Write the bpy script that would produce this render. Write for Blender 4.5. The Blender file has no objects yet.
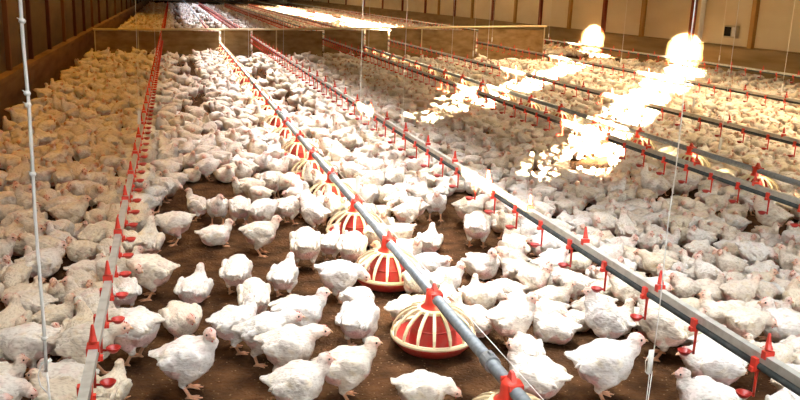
import bpy, math, random
import numpy as np
from mathutils import Vector, Matrix

random.seed(7); rng = np.random.default_rng(7)
COL = bpy.context.scene.collection
H = 1.5
PITCH, YAW, ROLL, FPX = 13.8, 15.4, 2.2, 835.0

# ------------------------------------------------------------------ camera
p_, y_, r_ = map(math.radians, (PITCH, YAW, ROLL))
FW = Vector((math.sin(y_)*math.cos(p_), math.cos(y_)*math.cos(p_), -math.sin(p_)))
RT0 = Vector((math.cos(y_), -math.sin(y_), 0)); UP0 = RT0.cross(FW)
RT = RT0*math.cos(r_) + UP0*math.sin(r_); UP = -RT0*math.sin(r_) + UP0*math.cos(r_)
cd = bpy.data.cameras.new('camera'); cam = bpy.data.objects.new('camera', cd); COL.objects.link(cam)
cam.matrix_world = Matrix(((RT.x, UP.x, -FW.x, 0), (RT.y, UP.y, -FW.y, 0), (RT.z, UP.z, -FW.z, H), (0, 0, 0, 1)))
cd.sensor_width = 36; cd.lens = FPX/800*36; cd.clip_end = 300
bpy.context.scene.camera = cam

def unproj(x, y, z=0.0):
    """where on the level at height z the photographer's line of sight lands"""
    d = FW + RT*((x-400)/FPX) - UP*((y-200)/FPX)
    t = (z-H)/d.z
    return Vector((0, 0, H)) + d*t

def proj(P):
    d = Vector(P)-Vector((0, 0, H)); z = d.dot(FW)
    if z < 0.05: return (-999, -999, z)
    return (400+FPX*d.dot(RT)/z, 200-FPX*d.dot(UP)/z, z)

# ------------------------------------------------------------------ materials
def mat(name, col, rough=0.6, metal=0.0, noise=None, bump=None, spec=0.3):
    m = bpy.data.materials.new(name); m.use_nodes = True
    nt = m.node_tree; b = nt.nodes['Principled BSDF']
    b.inputs['Roughness'].default_value = rough; b.inputs['Metallic'].default_value = metal
    b.inputs['Specular IOR Level'].default_value = spec
    b.inputs['Base Color'].default_value = (*col, 1)
    tc = nt.nodes.new('ShaderNodeTexCoord')
    if noise:
        sc, col2, lo, hi, det, stretch = noise
        mp = nt.nodes.new('ShaderNodeMapping'); mp.inputs['Scale'].default_value = stretch
        nz = nt.nodes.new('ShaderNodeTexNoise'); nz.inputs['Scale'].default_value = sc; nz.inputs['Detail'].default_value = det
        cr = nt.nodes.new('ShaderNodeValToRGB'); cr.color_ramp.elements[0].position = lo; cr.color_ramp.elements[1].position = hi
        cr.color_ramp.elements[0].color = (*col, 1); cr.color_ramp.elements[1].color = (*col2, 1)
        nt.links.new(tc.outputs['Object'], mp.inputs['Vector']); nt.links.new(mp.outputs[0], nz.inputs['Vector'])
        nt.links.new(nz.outputs['Fac'], cr.inputs[0]); nt.links.new(cr.outputs[0], b.inputs['Base Color'])
    if bump:
        sc, st, dist = bump
        nz = nt.nodes.new('ShaderNodeTexNoise'); nz.inputs['Scale'].default_value = sc; nz.inputs['Detail'].default_value = 4
        bp = nt.nodes.new('ShaderNodeBump'); bp.inputs['Strength'].default_value = st; bp.inputs['Distance'].default_value = dist
        nt.links.new(tc.outputs['Object'], nz.inputs['Vector']); nt.links.new(nz.outputs['Fac'], bp.inputs['Height'])
        nt.links.new(bp.outputs[0], b.inputs['Normal'])
    return m

def litter_material():
    m = mat('litter', (0.042, 0.018, 0.007), 0.95, noise=(9, (0.135, 0.062, 0.024), 0.35, 0.72, 8, (1, 1, 1)), bump=(55, 1.0, 0.02), spec=0.1)
    nt = m.node_tree; b = nt.nodes['Principled BSDF']
    tc = nt.nodes.new('ShaderNodeTexCoord')
    v = nt.nodes.new('ShaderNodeTexVoronoi'); v.inputs['Scale'].default_value = 38; v.inputs['Randomness'].default_value = 1
    cr = nt.nodes.new('ShaderNodeValToRGB'); cr.color_ramp.elements[0].position = 0.10; cr.color_ramp.elements[1].position = 0.16
    cr.color_ramp.elements[0].color = (1, 1, 1, 1); cr.color_ramp.elements[1].color = (0, 0, 0, 1)
    mx = nt.nodes.new('ShaderNodeMixRGB'); mx.inputs['Color2'].default_value = (0.42, 0.27, 0.14, 1)
    src = b.inputs['Base Color'].links[0].from_socket
    n2 = nt.nodes.new('ShaderNodeTexNoise'); n2.inputs['Scale'].default_value = 6
    ml = nt.nodes.new('ShaderNodeMath'); ml.operation = 'MULTIPLY'
    nt.links.new(tc.outputs['Object'], v.inputs['Vector']); nt.links.new(tc.outputs['Object'], n2.inputs['Vector'])
    nt.links.new(v.outputs['Distance'], cr.inputs[0]); nt.links.new(cr.outputs[0], ml.inputs[0]); nt.links.new(n2.outputs['Fac'], ml.inputs[1])
    nt.links.new(ml.outputs[0], mx.inputs['Fac']); nt.links.new(src, mx.inputs['Color1']); nt.links.new(mx.outputs[0], b.inputs['Base Color'])
    return m

def plumage_material():
    m = bpy.data.materials.new('plumage'); m.use_nodes = True
    nt = m.node_tree; b = nt.nodes['Principled BSDF']; N = nt.nodes.new; L = nt.links.new
    b.inputs['Roughness'].default_value = 0.85; b.inputs['Specular IOR Level'].default_value = 0.15
    b.inputs['Sheen Weight'].default_value = 0.15
    a = N('ShaderNodeAttribute'); a.attribute_name = 'Col'
    oi = N('ShaderNodeObjectInfo')
    mx = N('ShaderNodeMixRGB'); mx.blend_type = 'MULTIPLY'; mx.inputs['Fac'].default_value = 1
    L(a.outputs['Color'], mx.inputs['Color1']); L(oi.outputs['Color'], mx.inputs['Color2'])
    tc = N('ShaderNodeTexCoord')
    mp = N('ShaderNodeMapping'); mp.inputs['Scale'].default_value = (45, 110, 110)
    nz = N('ShaderNodeTexNoise'); nz.inputs['Scale'].default_value = 1.0; nz.inputs['Detail'].default_value = 3
    L(tc.outputs['Object'], mp.inputs['Vector']); L(mp.outputs[0], nz.inputs['Vector'])
    cr = N('ShaderNodeValToRGB'); cr.color_ramp.elements[0].position = 0.25; cr.color_ramp.elements[1].position = 0.5
    cr.color_ramp.elements[0].color = (0.70, 0.64, 0.60, 1); cr.color_ramp.elements[1].color = (1, 1, 1, 1)
    m2 = N('ShaderNodeMixRGB'); m2.blend_type = 'MULTIPLY'; m2.inputs['Fac'].default_value = 1
    L(nz.outputs['Fac'], cr.inputs[0]); L(mx.outputs[0], m2.inputs['Color1']); L(cr.outputs[0], m2.inputs['Color2'])
    L(m2.outputs[0], b.inputs['Base Color'])
    bp = N('ShaderNodeBump'); bp.inputs['Strength'].default_value = 0.8; bp.inputs['Distance'].default_value = 0.006
    L(nz.outputs['Fac'], bp.inputs['Height']); L(bp.outputs[0], b.inputs['Normal'])
    return m

M = dict(
    litter=litter_material(), plumage=plumage_material(),
    red=mat('red_plastic', (0.50, 0.020, 0.014), 0.35, noise=(14, (0.36, 0.03, 0.02), 0.4, 0.7, 4, (1, 1, 1)), spec=0.5),
    dusty_red=mat('dusty_red_plastic', (0.50, 0.035, 0.025), 0.5, noise=(25, (0.40, 0.09, 0.06), 0.45, 0.75, 5, (1, 1, 1)), spec=0.4),
    clip_red=mat('clip_red_plastic', (0.78, 0.055, 0.03), 0.4, spec=0.5),
    cream=mat('cream_plastic', (0.80, 0.66, 0.40), 0.45, spec=0.4),
    steel=mat('galvanised_steel', (0.33, 0.36, 0.37), 0.42, 0.35, noise=(40, (0.23, 0.25, 0.26), 0.4, 0.7, 5, (1, 1, 1))),
    alu=mat('dusty_aluminium', (0.56, 0.56, 0.50), 0.45, 0.2, noise=(20, (0.40, 0.39, 0.33), 0.45, 0.75, 5, (1, 1, 1))),
    pvc=mat('dark_pipe', (0.045, 0.055, 0.052), 0.45, noise=(30, (0.09, 0.09, 0.08), 0.45, 0.75, 5, (1, 1, 1)), spec=0.4),
    cord=mat('white_cord', (0.95, 0.92, 0.84), 0.6),
    rail=mat('rail_paint', (0.75, 0.62, 0.35), 0.6),
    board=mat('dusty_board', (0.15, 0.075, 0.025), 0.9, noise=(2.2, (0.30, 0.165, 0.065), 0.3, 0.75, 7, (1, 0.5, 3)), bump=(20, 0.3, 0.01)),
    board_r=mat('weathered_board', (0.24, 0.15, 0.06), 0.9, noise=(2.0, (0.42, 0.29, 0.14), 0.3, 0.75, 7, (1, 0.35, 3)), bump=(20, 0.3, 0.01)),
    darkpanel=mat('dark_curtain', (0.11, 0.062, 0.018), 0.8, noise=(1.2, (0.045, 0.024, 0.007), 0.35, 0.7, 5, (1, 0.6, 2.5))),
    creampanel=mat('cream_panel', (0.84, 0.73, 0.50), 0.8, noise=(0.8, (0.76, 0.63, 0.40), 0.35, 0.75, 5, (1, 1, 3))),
    darkpost=mat('dark_post', (0.055, 0.011, 0.005), 0.8), brownpost=mat('brown_post', (0.12, 0.045, 0.014), 0.8),
    redpost=mat('red_brown_post', (0.23, 0.050, 0.020), 0.7), ochrepost=mat('ochre_post', (0.42, 0.22, 0.06), 0.7),
    whitepipe=mat('pale_downpipe', (0.80, 0.78, 0.72), 0.4),
    box=mat('pale_box', (0.60, 0.52, 0.34), 0.6), glass=mat('dark_dial', (0.02, 0.016, 0.012), 0.7, spec=0.1),
    netting=mat('brown_netting', (0.22, 0.125, 0.05), 0.95, noise=(3.5, (0.46, 0.30, 0.14), 0.3, 0.7, 8, (1, 1, 2.2))),
    roof=mat('roof_lining', (0.22, 0.16, 0.09), 0.9),
    eye=mat('eye', (0.012, 0.008, 0.006), 0.15, spec=0.6),
    beak=mat('beak', (0.72, 0.42, 0.24), 0.5), comb=mat('comb', (0.60, 0.06, 0.04), 0.6),
)

# ------------------------------------------------------------------ mesh helpers
class MB:
    def __init__(s): s.v = []; s.f = []
    def add(s, vs, fs):
        o = len(s.v); s.v += [tuple(v) for v in vs]; s.f += [tuple(i+o for i in f) for f in fs]; return s
    def box(s, c, d, rz=0.0):
        hx, hy, hz = d[0]/2, d[1]/2, d[2]/2; co, si = math.cos(rz), math.sin(rz)
        vs = []
        for z in (-hz, hz):
            for x, y in ((-hx, -hy), (hx, -hy), (hx, hy), (-hx, hy)):
                vs.append((c[0]+x*co-y*si, c[1]+x*si+y*co, c[2]+z))
        return s.add(vs, [(3, 2, 1, 0), (4, 5, 6, 7), (0, 1, 5, 4), (1, 2, 6, 5), (2, 3, 7, 6), (3, 0, 4, 7)])
    def tube(s, pts, r, n=8, cap=True):
        pts = [Vector(p) for p in pts]; rr = r if isinstance(r, (list, tuple)) else [r]*len(pts)
        vs = []; prev = None
        for i, p in enumerate(pts):
            t = (pts[min(i+1, len(pts)-1)] - pts[max(i-1, 0)]).normalized()
            ref = Vector((0, 0, 1)) if abs(t.z) < 0.9 else Vector((1, 0, 0))
            if prev is None: a = t.cross(ref).normalized()
            else: a = (prev - t*prev.dot(t)).normalized()
            prev = a; b = t.cross(a)
            for k in range(n):
                w = 2*math.pi*k/n; vs.append(p + (a*math.cos(w)+b*math.sin(w))*rr[i])
        fs = []
        for i in range(len(pts)-1):
            for k in range(n):
                k2 = (k+1) % n; fs.append((i*n+k, i*n+k2, (i+1)*n+k2, (i+1)*n+k))
        if cap: fs.append(tuple(range(n))[::-1]); fs.append(tuple((len(pts)-1)*n+k for k in range(n)))
        return s.add(vs, fs)
    def lathe(s, prof, c=(0, 0, 0), n=28, closed=False):
        vs = []; fs = []; m = len(prof)
        for r, z in prof:
            for k in range(n):
                w = 2*math.pi*k/n; vs.append((c[0]+r*math.cos(w), c[1]+r*math.sin(w), c[2]+z))
        for i in range(m if closed else m-1):
            j = (i+1) % m
            for k in range(n):
                k2 = (k+1) % n; fs.append((i*n+k, i*n+k2, j*n+k2, j*n+k))
        return s.add(vs, fs)
    def build(s, name, material, parent=None, smooth=False, loc=None):
        me = bpy.data.meshes.new(name); me.from_pydata(s.v, [], s.f); me.materials.append(material)
        if smooth: me.polygons.foreach_set('use_smooth', [True]*len(me.polygons))
        me.update(); o = bpy.data.objects.new(name, me); COL.objects.link(o); o.parent = parent
        if loc: o.location = loc
        return o

def empty(name, loc=(0, 0, 0), rz=0.0):
    o = bpy.data.objects.new(name, None); COL.objects.link(o); o.location = loc; o.rotation_euler = (0, 0, rz)
    o.empty_display_size = 0.05
    return o
def tag(o, label=None, cat=None, group=None, kind=None):
    if label: o['label'] = label
    if cat: o['category'] = cat
    if group: o['group'] = group
    if kind: o['kind'] = kind
    return o
def copy_tree(o, parent=None):
    c = o.copy(); COL.objects.link(c); c.parent = parent
    for ch in list(o.children): copy_tree(ch, c)
    return c
def struct(o): o['kind'] = 'structure'; return o

# ------------------------------------------------------------------ the building
XL, XR, Y0, Y1, ZC = -1.8, 12.0, -5.0, 92.0, 4.0
SUN_AZ, SUN_EL = math.radians(36), math.radians(7)
def hole(T, w, h):
    """unseen opening added in the left wall so that the low sun reaches the spot T"""
    t = (T[0]-XL)/math.sin(SUN_AZ)
    return (T[1]-t*math.cos(SUN_AZ), T[2]+t*math.tan(SUN_EL), w, h)
holes = []  # added openings, out of view, placed to shape the sun patches
def sunspot(px, py, z, w, h):
    T = unproj(px, py, z); holes.append(hole(T, w, h))
#SUNSPOTS
holes.append(hole((1.78, 7.8, 0.42), 0.60, 0.10))
holes.append(hole((1.78, 4.65, 0.42), 0.45, 0.07))
for px, py, w_, h_ in ((458, 93, 0.5, 0.10), (492, 97, 0.6, 0.12), (522, 84, 0.8, 0.16), (545, 74, 0.8, 0.14), (570, 65, 0.7, 0.14), (592, 55, 0.8, 0.12),
                       (582, 158, 0.75, 0.13), (596, 143, 0.85, 0.12), (612, 126, 0.7, 0.10), (630, 110, 0.9, 0.14), (646, 98, 0.8, 0.12), (668, 82, 1.1, 0.16), (686, 70, 1.0, 0.12)):
    sunspot(px, py, 0.20, w_, h_)
for hy, w_, zz in ((17.9, 1.0, 0.42), (22.6, 0.9, 0.42)):
    for k in range(-3, 4):
        q = math.sqrt(1-(k/3.6)**2); holes.append(hole((XR-0.1, hy+k*w_/7, zz), w_/7+0.002, 0.62*q))
for px, py in ((436, 37), (415, 33), (390, 29), (360, 24), (325, 18)):
    sunspot(px, py, 0.22, 5.0 if px < 400 else 2.5, 0.22)
sunspot(290, 11, 0.22, 14.0, 0.26)
#ENDSPOTS
def wall_with_holes(name, material, x, ya, yb, za, zb, hs):
    rects = [(y-w/2, y+w/2, z-h/2, z+h/2) for y, z, w, h in hs]
    ys = sorted({ya, yb} | {min(max(v, ya), yb) for r in rects for v in r[:2]})
    zs = sorted({za, zb} | {min(max(v, za), zb) for r in rects for v in r[2:]})
    m = MB()
    for i in range(len(ys)-1):
        for j in range(len(zs)-1):
            cy, cz = (ys[i]+ys[i+1])/2, (zs[j]+zs[j+1])/2
            if ys[i+1]-ys[i] < 1e-6 or zs[j+1]-zs[j] < 1e-6: continue
            if any(a < cy < b and c < cz < d for a, b, c, d in rects): continue
            m.box((x-0.01, cy, cz), (0.02, ys[i+1]-ys[i], zs[j+1]-zs[j]))
    return struct(m.build(name, material))

struct(MB().box(((XL+XR)/2, (Y0+Y1)/2, -0.1), (XR-XL+0.4, Y1-Y0+0.4, 0.2)).build('floor', M['litter']))
struct(MB().box(((XL+XR)/2, (Y0+Y1)/2, ZC+0.05), (XR-XL+0.4, Y1-Y0+0.4, 0.1)).build('ceiling', M['roof']))
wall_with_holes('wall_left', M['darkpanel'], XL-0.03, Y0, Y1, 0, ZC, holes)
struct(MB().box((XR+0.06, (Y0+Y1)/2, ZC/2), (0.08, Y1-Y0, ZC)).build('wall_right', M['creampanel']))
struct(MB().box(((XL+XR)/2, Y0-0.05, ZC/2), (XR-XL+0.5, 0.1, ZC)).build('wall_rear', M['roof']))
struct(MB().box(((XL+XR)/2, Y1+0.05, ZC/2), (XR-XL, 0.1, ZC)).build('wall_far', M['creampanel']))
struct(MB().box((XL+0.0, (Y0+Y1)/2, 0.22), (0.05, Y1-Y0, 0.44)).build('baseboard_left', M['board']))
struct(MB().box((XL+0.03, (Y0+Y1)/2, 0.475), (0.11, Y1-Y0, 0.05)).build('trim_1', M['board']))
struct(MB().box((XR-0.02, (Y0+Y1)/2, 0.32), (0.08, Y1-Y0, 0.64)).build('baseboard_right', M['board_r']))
nt_ = 2
for k, Y in enumerate((9.0, 10.41, 12.01, 13.8, 15.66, 17.4, 19.23, 21.2, 23.23, 26.1, 29.8, 33.5, 37.2, 41, 45, 49, 54, 59, 65, 72, 80)):
    m_ = M['brownpost'] if k % 3 == 1 else M['darkpost']
    struct(MB().box((XL-0.005, Y, 2.25), (0.05, 0.09 if k % 3 else 0.11, 3.50)).build('trim_%d' % nt_, m_)); nt_ += 1
for k, (Y, kind) in enumerate(((10.5, 'ochrepost'), (13.2, 'redpost'), (15.65, 'ochrepost'), (17.87, 'redpost'), (20.1, 'ochrepost'), (22.2, 'redpost'), (24.4, 'ochrepost'), (26.62, 'redpost'), (28.8, 'ochrepost'), (31.04, 'redpost'), (33.4, 'ochrepost'),
        (35.7, 'redpost'), (38, 'ochrepost'), (40.2, 'redpost'), (44.5, 'redpost'), (49, 'redpost'), (54, 'redpost'), (60, 'redpost'), (67, 'redpost'), (75, 'redpost'), (84, 'redpost'))):
    struct(MB().box((XR-0.02, Y, 2.33), (0.08, 0.14, 3.34)).build('trim_%d' % nt_, M[kind])); nt_ += 1
struct(MB().box((XR+0.005, (Y0+Y1)/2, 0.66), (0.03, Y1-Y0, 0.04)).build('trim_%d' % nt_, M['board_r']))

# things on the right wall
bx = empty('switch_box', (XR+0.01, 16.33, 0.98)); tag(bx, 'small pale switch box mounted on the cream wall panel', 'switch box')
MB().box((-0.05, 0, 0), (0.08, 0.42, 0.27)).build('housing', M['box'], bx)
MB().box((-0.096, 0.075, 0.0), (0.014, 0.22, 0.20)).build('dial_window', M['glass'], bx)
MB().box((-0.095, -0.13, 0.0), (0.014, 0.10, 0.20)).build('cover', M['whitepipe'], bx)
dp = MB().tube([(XR-0.07, 17.45, ZC), (XR-0.07, 17.45, 0.66)], 0.05, 10).build('downpipe', M['whitepipe'], smooth=True)
tag(dp, 'white vertical downpipe beside the red-brown wall post', 'pipe')

# ------------------------------------------------------------------ lines: feeder pipes
def mesh_only(fn, name, material, smooth=False):
    m = MB(); fn(m); me = bpy.data.meshes.new(name); me.from_pydata(m.v, [], m.f); me.materials.append(material)
    if smooth: me.polygons.foreach_set('use_smooth', [True]*len(me.polygons))
    return me
def inst(me, name, parent, loc=(0, 0, 0)):
    o = bpy.data.objects.new(name, me); COL.objects.link(o); o.parent = parent; o.location = loc; return o

PZ = 0.245
def pan_meshes():
    R = 0.172
    def dish(m):
        m.lathe([(0.0, 0.022), (0.135, 0.022), (R-0.002, 0.060), (R, 0.072), (R-0.008, 0.072), (R-0.014, 0.060), (0.13, 0.034), (0.0, 0.034)], n=36)
    def cone(m):
        m.lathe([(0.100, 0.036), (0.096, 0.075), (0.087, 0.115), (0.074, 0.150), (0.058, 0.185), (0.0, 0.185)], n=32)
        m.lathe([(0.089, 0.112), (0.092, 0.108), (0.091, 0.116)], n=32, closed=True)
    def grille(m):
        m.lathe([(R+0.004, 0.070), (R+0.006, 0.078), (R+0.002, 0.086), (R-0.010, 0.084), (R-0.010, 0.072)], n=36, closed=True)
        m.lathe([(0.072, 0.180), (0.070, 0.192), (0.056, 0.196), (0.056, 0.184)], n=28, closed=True)
        ns = 16
        for k in range(ns):
            a = 2*math.pi*(k+0.3)/ns; ca, sa = math.cos(a), math.sin(a)
            path = [(R-0.001, 0.082), (R-0.006, 0.110), (R-0.024, 0.142), (R-0.054, 0.168), (0.086, 0.186), (0.064, 0.191)]
            vs = []; fs = []
            for i, (r, z) in enumerate(path):
                w = 0.0048 + 0.0022*math.sin(math.pi*i/5) ; t = 0.0035
                for dw, dt in ((-w, -t), (w, -t), (w, t), (-w, t)):
                    rr = r + dt*0.6; vs.append((rr*ca-dw*sa, rr*sa+dw*ca, z+dt))
            for i in range(5):
                for q in range(4):
                    q2 = (q+1) % 4; fs.append((i*4+q, i*4+q2, i*4+4+q2, i*4+4+q))
            m.add(vs, fs)
    def head(m):
        m.lathe([(0.062, 0.186), (0.064, 0.194), (0.060, 0.199), (0.048, 0.206), (0.040, 0.222), (0.037, 0.262), (0.030, 0.272), (0.012, 0.279), (0.0, 0.280)], n=24)
    def knob(m):
        m.add([(-0.012, -0.030, 0.262), (0.012, -0.030, 0.262), (0.012, 0.030, 0.262), (-0.012, 0.030, 0.262),
               (-0.006, -0.006, 0.302), (0.006, -0.006, 0.302), (0.006, 0.010, 0.306), (-0.006, 0.010, 0.306)],
              [(3, 2, 1, 0), (4, 5, 6, 7), (0, 1, 5, 4), (1, 2, 6, 5), (2, 3, 7, 6), (3, 0, 4, 7)])
        m.box((0.0, -0.036, 0.262), (0.05, 0.012, 0.02)); m.box((0.0, 0.036, 0.262), (0.05, 0.012, 0.02))
    return [(mesh_only(dish, 'pan', M['dusty_red'], True), 'pan', None), (mesh_only(cone, 'inner_cone', M['dusty_red'], True), 'inner_cone', None),
            (mesh_only(grille, 'grille', M['cream']), 'grille', 'cream plastic grille of curved bars'), (mesh_only(head, 'neck', M['clip_red'], True), 'neck', None),
            (mesh_only(knob, 'clip', M['clip_red']), 'clip', None)]
PM = pan_meshes()
ORD = ['first', 'second', 'third', 'fourth', 'fifth', 'sixth', 'seventh', 'eighth', 'ninth', 'tenth', 'eleventh', 'twelfth', 'thirteenth', 'fourteenth', 'fifteenth', 'sixteenth', 'seventeenth', 'eighteenth', 'nineteenth', 'twentieth']
def pan_feeder(x, y, label, group, rz=0, sc=1.05):
    t = empty('pan_feeder', (x, y, 0), rz); tag(t, label, 'feeder', group)
    t.rotation_euler = (math.radians(random.uniform(-2, 2)), math.radians(random.uniform(-1, 2)), 0)
    for me, n, lab in PM:
        o = inst(me, n, t)
        if n in ('pan', 'inner_cone', 'grille'): o.scale = (sc, sc, 1.04)
        if lab: o['label'] = lab
def feeder_pipe(x, label, yoff, wire=True, ya=1.0, yb=90.0):
    t = empty('feeder_pipe', (x, ya, 0)); tag(t, label, 'pipe')
    MB().tube([(0, 0, PZ), (0, yb-ya, PZ)], 0.0235, 16).build('tube', M['steel'], t, True)
    if wire: MB().tube([(0.028, 0, PZ+0.045), (0.028, yb-ya, PZ+0.045)], 0.0016, 5).build('anti_roost_wire', M['cord'], t)
    cm = mesh_only(lambda m: (m.tube([(0, -0.03, 0), (0, 0.03, 0)], 0.031, 16), m.box((0.0, 0, 0.03), (0.012, 0.03, 0.018))), 'coupling', M['steel'], False)
    y = yoff
    while y < 45:
        inst(cm, 'coupling', t, (0, y-ya, PZ)); y += 3.05
    return t
F1X, F2X = 1.06, 4.48
feeder_pipe(F1X, 'thick round grey feeder pipe running above the near red pan feeders', 2.56)
feeder_pipe(F2X, 'round grey feeder pipe with red necks beyond the second double drinker line', 4.9, wire=False)
for i in range(40):
    y = 2.35 + 0.812*(i)
    lab = ('red pan feeder with cream grille, %s along the near feeder pipe from the viewer' % ORD[i]) if i < 12 else 'red pan feeder with cream grille, one of the tiny far ones on the near pipe'
    if i == 0: lab = 'red feeder clip and pan at the near cut-off end of the feeder pipe'
    pan_feeder(F1X, y + (0.06 if i else 0), lab, 'pan feeders on the near feeder pipe')
for i in range(30):
    y = 4.66 + 0.9*i
    lab = ('red pan feeder half hidden by chickens, %s along the farther feeder pipe' % ORD[i]) if i < 12 else 'red pan feeder deep in the barn on the farther feeder pipe'
    pan_feeder(F2X, y, lab, 'pan feeders on the farther feeder pipe')

# ------------------------------------------------------------------ lines: drinkers
def drinker_meshes(side):
    s = side
    def stem(m):
        m.tube([(0, 0, -0.010), (0, 0, -0.045), (0, 0, -0.110)], [0.0075, 0.005, 0.0045], 8)
    def clampm(m):
        m.box((0, 0, 0.004), (0.040, 0.024, 0.044)); m.box((s*0.022, 0, -0.012), (0.012, 0.016, 0.016))
    def cup(m):
        m.tube([(0, 0, -0.100), (s*0.030, 0, -0.104)], 0.004, 6)
        m.lathe([(0.0, -0.112), (0.013, -0.110), (0.023, -0.098), (0.025, -0.092), (0.021, -0.093), (0.012, -0.104), (0.0, -0.106)], c=(s*0.038, 0, 0), n=16)
    def whole(m): stem(m); clampm(m); cup(m)
    return (mesh_only(stem, 'stem', M['clip_red'], True), mesh_only(clampm, 'clamp', M['clip_red']), mesh_only(cup, 'drip_cup', M['red'], True), mesh_only(whole, 'nipple_drinker', M['clip_red']))
DM = {-1: drinker_meshes(-1), 1: drinker_meshes(1)}
def clipfn(m):
    m.box((0, 0, 0.0), (0.034, 0.020, 0.026))
    m.tube([(0, 0, 0.018), (0, 0.004, 0.036), (0, 0.006, 0.064), (0, 0.006, 0.070)], [0.013, 0.009, 0.005, 0.003], 8)
CLIP = mesh_only(clipfn, 'spike_clip', M['clip_red'])
def drinker_line(x, label, step, y_start, side, clip_step, clip_start, nfine, z=0.395, ya=1.0, yb=90.0, flat=False):
    t = empty('drinker_line', (x, ya, 0)); tag(t, label, 'drinker line', 'nipple drinker lines running the length of the barn')
    L_ = yb-ya
    MB().box((0.006, L_/2, z+0.030), (0.027, L_, 0.029)).build('support_tube', M['alu'], t)
    MB().tube([(0, 0, z), (0, L_, z)], 0.0130, 10).build('water_pipe', M['pvc'], t, True)
    st, cl, cu, wh = DM[side]
    y = y_start; n = 0
    far = MB()
    fw = DM[side][3]
    fv = [v.co.copy() for v in fw.vertices]; ff = [tuple(p.vertices) for p in fw.polygons]
    while y < 60:
        if n < nfine:
            u = inst(cl, 'nipple_drinker', t, (0, y-ya, z)); inst(st, 'stem', u); inst(cu, 'drip_cup', u)
        elif n < 90:
            inst(wh, 'nipple_drinker', t, (0, y-ya, z))
        else:
            far.add([(v.x, v.y+y-ya, v.z+z) for v in fv], ff)
        n += 1; y += step
    if far.v: tag(far.build('nipple_drinker', M['clip_red'], t), 'red nipple drinkers far along the line', kind='stuff')
    y = clip_start; n = 0
    while y < 60 and n < 95:
        inst(CLIP, 'spike_clip', t, (0.006, y-ya, z+0.047)); y += clip_step; n += 1
D1X, D2X, D3X, D4X, D5X, D6X = -0.26, 1.78, 3.47, 5.08, 7.35, 10.2
drinker_line(D1X, 'leftmost drinker line, its red cups and clips seen end-on along a grey tube', 0.262, 2.26, 1, 0.62, 2.47, 30)
drinker_line(D2X, 'double grey and black drinker line right of the near feeder pans', 0.33, 1.75, -1, 0.62, 2.05, 30)
drinker_line(D3X, 'double drinker line just in front of the farther red pan feeders', 0.285, 3.6, -1, 0.62, 3.7, 30)
drinker_line(D4X, 'drinker line just behind the farther feeder pipe', 0.34, 5.2, -1, 0.75, 5.3, 20)
drinker_line(D5X, 'second farthest drinker line from the right wall, beyond the farther feeder pipe', 0.36, 7.0, -1, 0.8, 7.2, 10)
drinker_line(D6X, 'drinker line nearest the right wall', 0.42, 10.0, -1, 0.9, 10.2, 10)

# suspension cords of the lines
def hanging_cord(x, y, z0, label, plate_z=None, r=0.0022, group='thin cords holding up the lines'):
    t = empty('suspension_cord', (x, y, z0)); tag(t, label, 'cord', group)
    MB().tube([(0, 0, 0), (0.004, 0, (ZC-z0)/2), (0, 0, ZC-z0)], r, 6).build('cord', M['cord'], t)
    if plate_z is not None:
        MB().box((0, 0, plate_z-z0), (0.022, 0.008, 0.10)).build('adjuster', M['cord'], t)
NAMES = {D1X: 'the leftmost drinker line', D2X: 'the drinker line right of the near pans', D3X: 'the drinker line before the farther pans', D4X: 'the drinker line behind the farther pans', D5X: 'the second farthest drinker line', D6X: 'the drinker line by the right wall', F1X: 'the near feeder pipe', F2X: 'the farther feeder pipe'}
for x, ys in ((D1X, (6.43, 13.0, 19.5)), (D2X, (6.5, 14.2)), (D3X, (9.1, 15.2)), (D4X, (7.4, 14.0)), (D5X, (8.9, 12.9, 19)), (D6X, (14.2, 22)), (F1X, (4.85, 12.5, 18.5)), (F2X, (6.08, 13.4))):
    base = 0.447 if x not in (F1X, F2X) else PZ+0.0235
    for i, y in enumerate(ys):
        hanging_cord(x+0.006, y, base, 'thin pale cord, %s one along %s' % (['nearest', 'next', 'third'][i], NAMES[x]), plate_z=base+0.10 if i == 0 or x > 5 else None)

# the two near cords with adjusters and loops
def near_cord(a, b, label, r, loops, extra):
    t = empty('hanging_cord', tuple(b)); tag(t, label, 'cord')
    d = Vector(a)-Vector(b); up = d*((ZC-b[2])/d.z)
    pts = [Vector((0, 0, 0)) + up*(k/24) + Vector((0.002*math.sin(k*1.7), 0.002*math.cos(k*2.3), 0)) for k in range(25)]
    pts[0] = Vector((0, 0, 0)); MB().tube(pts, r, 8).build('cord', M['cord'], t, True)
    kn = mesh_only(lambda m: (m.lathe([(0, -0.008), (0.007, -0.005), (0.009, 0), (0.007, 0.005), (0, 0.008)], n=8), m.tube([(0, 0, 0), (-0.012, 0, 0.008)], [0.003, 0.001], 5)), 'knot', M['cord'], True)
    for z in extra: inst(kn, 'knot', t, tuple(up*(z/up.z)))
    for m_, nm in loops: m_.build(nm, M['cord'], t, True)
def atY(px, py, Y):
    d = FW + RT*((px-400)/FPX) - UP*((py-200)/FPX); return Vector((0, 0, H)) + d*(Y/d.y)
A, B = atY(20, 0, 2.3), atY(44, 372, 2.3); A.x = (A.x+B.x)/2+0.004; B.x = A.x
lp = MB().tube([(0.0, 0, 0.03), (-0.014, 0, 0.02), (-0.022, 0, -0.01), (-0.018, 0, -0.04), (0.0, 0, -0.065), (0.006, 0, -0.085)], 0.0022, 6)
tog = MB().tube([(-0.014, 0, 0.026), (0.016, 0, 0.034)], 0.003, 6).tube([(-0.006, 0, 0.0), (0.012, 0, 0.04)], 0.002, 6)
tail = MB().tube([(0, 0, 0.03), (0.004, 0, -0.09), (0.004, 0, -0.18)], 0.0032, 6)
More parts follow.
